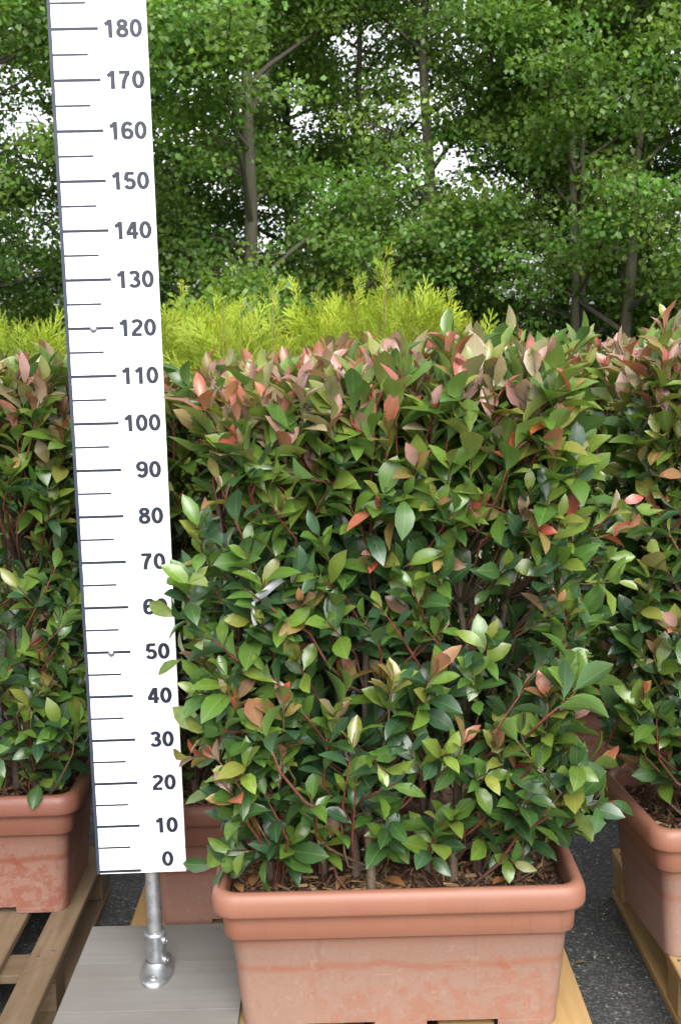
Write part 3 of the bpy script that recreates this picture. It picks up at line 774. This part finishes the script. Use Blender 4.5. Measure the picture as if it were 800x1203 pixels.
# plant tag
tg = empty('plant_tag', (-.135, 2.225, 1.11)); tag(tg, 'small folded white plant tag hanging among the leaves of the front shrub', 'tag')
def strip(name, pts, w, par):
    p = np.array(pts, float); wv = np.array(w, float); V = np.concatenate([p - wv, p + wv, p - wv + (0, .0008, 0), p + wv + (0, .0008, 0)]); n = len(p)
    F = []
    for i in range(n - 1):
        F += [(i, i + 1, n + i + 1, n + i), (2 * n + i, 3 * n + i, 3 * n + i + 1, 2 * n + i + 1), (i, 2 * n + i, 2 * n + i + 1, i + 1), (n + i, n + i + 1, 3 * n + i + 1, 3 * n + i)]
    return obj(name, mesh_np(name, V, F, M['tag'], smooth=False), par)
strip('upper_strip', [(-.035, 0, -.005), (-.012, -.006, .01), (.006, -.008, .026), (.022, -.004, .037)], (.003, 0, -.0065), tg)
strip('lower_strip', [(-.035, 0, -.008), (-.037, -.004, -.024), (-.036, -.004, -.042), (-.033, 0, -.055)], (.0035, 0, .001), tg)

# ------------------------------------------------------------------ golden thujas behind
def spray_template():
    V, F = [], []
    def blade(a, b, w):
        a = np.array(a); b = np.array(b); d = b - a; n_ = np.array([-d[1], d[0], 0]); n_ = n_ / max(np.linalg.norm(n_), 1e-9) * w
        i = len(V); V.extend([a - n_, a + n_, b + n_ * .35, b - n_ * .35]); F.append((i, i + 1, i + 2, i + 3))
    for k in range(4): blade((0, k * .25, 0), (0, k * .25 + .27, 0), .014)
    for k in range(9):
        t = .14 + .085 * k; s = 1 if k % 2 else -1; L = .42 * (1 - .75 * (t - .1)); zz = .28 * ((k * 7) % 3 - 1)
        ax = np.array([s * .55, .83, zz]); a = np.array([0, t, 0]); e = a + ax * L; blade(a, e, .010)
        for q in (.35, .62, .85):
            p = a + ax * L * q
            blade(p, p + np.array([s * .25, .95, zz]) * L * .42 * (1.1 - q * .5), .0085); blade(p, p + np.array([s * .8, .55, zz]) * L * .36 * (1.1 - q * .5), .0085)
    return np.array(V), np.array(F)
SPV, SPF = spray_template()
def thuja(label, x, y, Ht, rad, seed, n=500, leaders=3):
    rg = np.random.default_rng(seed); root = empty('thuja', (x, y, 0)); tag(root, label, 'thuja', 'golden thujas behind the photinias')
    u = rg.random(n) ** .65; z = .3 + (Ht - .32) * u
    rr = rad * (1 - np.clip((u - .72) / .28, 0, 1) ** 1.6 * .8) * np.sqrt(rg.uniform(.25, 1, n)); a = rg.uniform(0, 6.283, n)
    P = np.stack([rr * np.cos(a), rr * np.sin(a), z], -1)
    d = np.stack([np.cos(a) * .55 + rg.normal(0, .25, n), np.sin(a) * .55 + rg.normal(0, .25, n), .75 + rg.normal(0, .2, n)], -1)
    S = rg.uniform(.11, .21, n)
    # leaders: upright sprigs standing above the clipped mass
    ls = []
    for i in range(leaders):
        lx, ly = rg.normal(0, rad * .5, 2); h = Ht + rg.uniform(.02, .20)
        ls.append((lx, ly, h))
        m_ = 16; zz = np.linspace(Ht - .25, h, m_); aa = rg.uniform(0, 6.28, m_)
        P = np.concatenate([P, np.stack([np.full(m_, lx), np.full(m_, ly), zz], -1)])
        d = np.concatenate([d, np.stack([np.cos(aa) * .5, np.sin(aa) * .5, np.full(m_, .85)], -1)]); S = np.concatenate([S, rg.uniform(.06, .11, m_) * np.linspace(1.3, .8, m_)])
    d = nrm(d); n = len(P)
    nn = nrm(rg.normal(0, 1, (n, 3)) + np.array([0, -.3, .2])); Zn = nrm(nn - d * (nn * d).sum(1, keepdims=True)); X = np.cross(d, Zn)
    V = P[:, None] + S[:, None, None] * (SPV[None, :, 0:1] * X[:, None] + SPV[None, :, 1:2] * d[:, None] + SPV[None, :, 2:3] * Zn[:, None])
    V = V * 1.0
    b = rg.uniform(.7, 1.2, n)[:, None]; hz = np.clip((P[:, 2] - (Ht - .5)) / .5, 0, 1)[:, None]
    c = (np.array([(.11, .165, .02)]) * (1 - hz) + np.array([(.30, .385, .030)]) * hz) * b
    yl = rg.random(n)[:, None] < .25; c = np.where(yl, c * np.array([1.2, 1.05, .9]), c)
    F = (SPF[None] + (np.arange(n) * len(SPV))[:, None, None]).reshape(-1, 4)
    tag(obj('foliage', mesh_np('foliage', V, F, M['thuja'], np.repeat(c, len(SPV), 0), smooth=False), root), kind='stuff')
    pl = [[(0, 0, 0), (.01, 0, Ht * .3), (-.01, .01, Ht * .6), (0, 0, Ht * .95)]]; rl = [[.025, .02, .012, .004]]
    V, F = tubes(pl, rl, 7); obj('trunk', mesh_np('trunk', V, F, M['twig'], np.tile((.15, .10, .06), (len(V), 1))), root)
    for lx, ly, h in ls:
        V, F = tubes([[(0, 0, Ht * .55), (lx * .6, ly * .6, Ht * .75), (lx, ly, Ht * .92), (lx + .01, ly, h)]], [[.006, .0045, .003, .0012]], 5)
        obj('leader', mesh_np('leader', V, F, M['twig'], np.tile((.17, .13, .06), (len(V), 1))), root)
TH = [(-2.35, 4.5, 1.72), (-1.93, 4.35, 1.74), (-1.50, 4.5, 1.78), (-1.12, 4.3, 1.70), (-.74, 4.4, 1.73), (-.36, 4.3, 1.69), (-.02, 4.5, 1.73), (.26, 4.4, 1.77), (.53, 4.6, 1.64), (-.55, 5.0, 1.76), (.12, 5.1, 1.76), (-1.7, 5.0, 1.80)]
pos_words = ['leftmost, at the picture edge', 'second from the left edge', 'just left of the measuring board', 'behind the measuring board', 'just right of the measuring board', 'second to the right of the measuring board',
             'left of the tall pale leader', 'with the tall pale brown leader in the middle', 'rightmost, thin and low, before the dark trunks', 'rear row, right of the measuring board', 'rear row, behind the tall pale leader', 'rear row, left of the measuring board']
for i, (x, y, h) in enumerate(TH):
    thuja('golden thuja ' + pos_words[i], x, y, h - (.11 if i not in (7, 10) else .10), .26 if i != 8 else .17, 100 + i, 500 if i != 8 else 260, 3 if i != 7 else 5)

# ------------------------------------------------------------------ trees
LT_V = np.array([(.04, 0, 0), (.38, .48, .10), (-.04, 1.0, -.02), (-.36, .54, .10)])
LT_F = np.array([(0, 1, 2, 3)])
def add_leaves(clumps, spread, lpc, rg, size, base, jit, updir=.9):
    n = len(clumps) * lpc
    C = np.repeat(clumps, lpc, 0)
    g = rg.normal(0, 1, (n, 3)); g = g / np.maximum(np.linalg.norm(g, axis=1, keepdims=True), 1e-6) * rg.random((n, 1)) ** .5
    P = C + g * np.asarray(spread)
    d = nrm(rg.normal(0, 1, (n, 3)) * .8 + g * .7 + np.array([0, 0, -.15])); nn = nrm(rg.normal(0, .52, (n, 3)) + np.repeat(rg.normal(0, .35, (len(clumps), 3)), lpc, 0) + g * .25 + np.array([0, -.3, updir]))
    Zn = nrm(nn - d * (nn * d).sum(1, keepdims=True)); X = np.cross(d, Zn); S = rg.uniform(.7, 1.25, n) * size
    V = P[:, None] + S[:, None, None] * (LT_V[None, :, 0:1] * X[:, None] + LT_V[None, :, 1:2] * d[:, None] + LT_V[None, :, 2:3] * Zn[:, None])
    cb = np.repeat(rg.uniform(1 - jit, 1 + jit, (len(clumps), 1)) * (1 + rg.normal(0, .08, (len(clumps), 3)) * np.array([1.2, .3, .6])), lpc, 0)
    c = np.asarray(base)[None] * cb * rg.uniform(.82, 1.2, (n, 1)) * np.where(rg.random((n, 1)) < .08, np.array([[1.3, 1.15, .9]]), 1)
    return V.reshape(-1, 3), (LT_F[None] + (np.arange(n) * 4)[:, None, None]).reshape(-1, 4), np.repeat(np.clip(c, 0, 1), 4, 0)

def tree(label, x, y, Ht, r0, Rc, h0, nl, lpc, seed, base=(.058, .120, .026), lean=(0, 0), size=.060, lat=8, clear=None, stems=((0, 0),)):
    rg = np.random.default_rng(seed); root = empty('tree', (x, y, 0)); tag(root, label, 'tree', 'trees beyond the yard')
    cl = []
    n = 14; tt = np.linspace(0, 1, n)
    trunks = []
    for si, (ox, oy) in enumerate(stems):
        wig = np.cumsum(rg.normal(0, .028, (n, 2)), 0) * (tt[:, None] ** .5); wig[0] = 0
        tp = np.stack([ox * (1 + .5 * tt) + lean[0] * Ht * tt + wig[:, 0], oy * (1 + .5 * tt) + lean[1] * Ht * tt + wig[:, 1], Ht * tt * (1 - .06 * si)], -1)
        tr = r0 * .85 * (1 - .85 * tt) * (1 + .35 * np.exp(-tt * 30)) * (1 - .2 * si)
        V, F = tubes(tp[None], tr[None], 12); obj('trunk', mesh_np('trunk', V, F, M['bark']), root); trunks.append((tp, tr))
    for i in range(nl):
        tp, tr = trunks[i % len(trunks)]
        u = (i + rg.random()) / nl; h = h0 + (Ht * .97 - h0) * u
        s = np.array([np.interp(h, tp[:, 2], tp[:, k]) for k in range(2)] + [h]); rb = np.interp(h, tp[:, 2], tr)
        az = i * 2.39996 + rg.normal(0, .4); prof = (1 - u) ** .55 * (.8 + .45 * u) + .12
        L = Rc * prof * rg.uniform(.65, 1.1); el = R(rg.uniform(8, 40) + 25 * u)
        k = 7; q = np.linspace(0, 1, k)[:, None]
        dv = np.array([math.cos(az) * math.cos(el), math.sin(az) * math.cos(el), math.sin(el)])
        lp = s + dv * L * q + np.array([0, 0, -1]) * (q ** 2) * L * rg.uniform(-.05, .28) + np.cumsum(rg.normal(0, .045, (k, 3)), 0) * q
        lr = np.linspace(min(rb * .55, .045), .006, k)
        allp, allr = [lp], [lr]
        for j in range(lat):
            t = .28 + .72 * (j + rg.random()) / lat; b = np.array([np.interp(t, q[:, 0], lp[:, m_]) for m_ in range(3)])
            sd = nrm(dv * .55 + rg.normal(0, .65, 3) * np.array([1, 1, .5]) + np.array([0, 0, .12])); ll = L * rg.uniform(.18, .42)
            w = np.linspace(0, 1, k)[:, None]; sp = b + sd * ll * w + np.cumsum(rg.normal(0, .02, (k, 3)), 0) * w + np.array([0, 0, -.12]) * ll * w ** 2
            allp.append(sp); allr.append(np.linspace(.011, .003, k))
            cl.append(sp[-1]); cl.append(sp[3] + rg.normal(0, .06, 3))
            if rg.random() < .5: cl.append(sp[-1] + rg.normal(0, .16, 3))
        cl.append(lp[-1])
        V, F = tubes(np.array(allp), np.array(allr), 5); obj('limb', mesh_np('limb', V, F, M['bark']), root)
    for tp, tr in trunks: cl.append(tp[-1])
    cl = np.array(cl)
    if clear is not None: cl = cl[~clear(cl + np.array([x, y, 0]))]
    hi = cl[:, 2] > 6.2
    V, F, C = add_leaves(cl[~hi], (.33, .33, .15), int(lpc * 3.0), rg, size * 1.06, base, .3)
    V2, F2, C2 = add_leaves(cl[hi], (.30, .30, .16), int(lpc * .8), rg, size * 1.7, base, .3)
    F = np.concatenate([F, F2 + len(V)]); V = np.concatenate([V, V2]); C = np.concatenate([C, C2])
    tag(obj('crown', mesh_np('crown', V, F, M['tree_leaf'], C, smooth=False), root), kind='stuff')

def gap(x0, x1, z0, z1, keep, seed=0):
    r_ = np.random.default_rng(seed)
    return lambda p: (p[:, 0] > x0) & (p[:, 0] < x1) & (p[:, 2] > z0) & (p[:, 2] < z1) & (r_.random(len(p)) > keep)
G1 = (.100, .180, .030); G2 = (.092, .168, .032); G3 = (.114, .194, .034); G4 = (.048, .092, .020)
tree('broadleaf tree at the left edge with a bare crooked limb against the sky', -4.0, 11.2, 8.5, .15, 2.3, 1.1, 30, 30, 201, G2, clear=gap(-3.15, -2.5, 3.15, 4.0, .15))
tree('thick dark trunked tree right of the measuring board', -.86, 12.0, 9.5, .10, 2.3, .9, 36, 30, 202, G1, (.012, 0))
tree('thin crowned tree with pale crooked trunk and sky showing through', 1.06, 13.2, 8.5, .10, 2.1, .9, 26, 24, 203, G3, (.004, 0), clear=gap(.2, 2.0, 2.8, 4.7, .6))
tree('tree with two slim straight trunks standing side by side at right', 2.48, 12.4, 9.0, .062, 2.0, 1.3, 34, 30, 204, G1, (.008, 0), stems=((-.06, 0), (.07, .1)))
tree('leaning slender trunked tree at right with low bright branches', 2.80, 12.2, 9.0, .085, 2.1, 1.2, 32, 28, 205, G3, (.07, 0))
tree('bushy tree at the right edge', 4.6, 11.6, 8.5, .12, 2.2, .8, 32, 28, 206, G1)
tree('rear tree seen left of the thick dark trunk', -2.45, 14.2, 9.5, .12, 2.3, .9, 32, 28, 207, G2, clear=gap(-4.0, -3.2, 3.5, 4.5, .15))
tree('rear tree in the middle, low and dense', .35, 15.5, 7.5, .10, 2.0, .6, 30, 26, 208, G2, clear=gap(.6, 2.2, 3.2, 6.0, .45))
tree('dark dense rear tree behind the two slim trunks', 2.9, 15.4, 9.5, .13, 2.4, .5, 40, 30, 209, G4)
tree('dark dense rear tree at the far right', 5.2, 15.2, 9.5, .13, 2.4, .5, 38, 28, 210, G4)
tree('rear tree at the far left behind the edge tree', -5.2, 15.0, 9.0, .13, 2.4, .6, 34, 28, 211, G2, clear=gap(-4.2, -3.4, 3.6, 4.8, .15))

tree('rear tree filling the gap left of the measuring board', -3.5, 15.8, 9.0, .11, 2.4, .6, 34, 26, 212, G2, clear=gap(-4.4, -3.6, 3.7, 5.0, .15))
tree('rear tree filling the gap right of the thick dark trunk', -.6, 16.4, 9.0, .11, 2.3, .6, 34, 24, 213, G3)
def shrub(label, x, y, w, h, seed, base, n=95, lpc=30):
    rg = np.random.default_rng(seed); root = empty('undergrowth_bush', (x, y, 0)); tag(root, label, 'bush', 'undergrowth bushes below the trees')
    g = rg.normal(0, 1, (n, 3)); g = g / np.linalg.norm(g, axis=1, keepdims=True) * rg.random((n, 1)) ** .4
    cl = np.stack([g[:, 0] * w / 2, g[:, 1] * w / 3, h / 2 + g[:, 2] * h / 2], -1)
    V, F, C = add_leaves(cl, (.25, .25, .16), lpc * 2, rg, .06, base, .3)
    tag(obj('foliage', mesh_np('foliage', V, F, M['tree_leaf'], C, smooth=False), root), kind='stuff')
    P = []; Rr = []
    for i in range(0, n, 4):
        P.append([(0, 0, 0), cl[i] * (.35, .35, .4), cl[i] * (.75, .75, .8), cl[i]]); Rr.append([.02, .014, .008, .003])
    V, F = tubes(P, Rr, 5); obj('stem', mesh_np('stem', V, F, M['bark']), root)
SH = [(-4.6, 13.0, 'at the far left'), (-3.3, 13.2, 'at the left edge'), (-2.0, 12.8, 'left of the thick dark trunk'), (-.3, 13.4, 'right of the thick dark trunk'), (.8, 14.2, 'in the middle'), (1.75, 14.6, 'left of the slim trunks'), (2.9, 14.0, 'behind the slim trunks'), (3.9, 13.3, 'right of the leaning trunk'), (5.0, 13.0, 'at the far right')]
for i, (x, y, w_) in enumerate(SH):
    shrub('leafy undergrowth bush ' + w_, x, y, 1.9, 2.6 if i not in (5, 6) else 2.2, 300 + i, G4 if i in (5, 6) else G2)
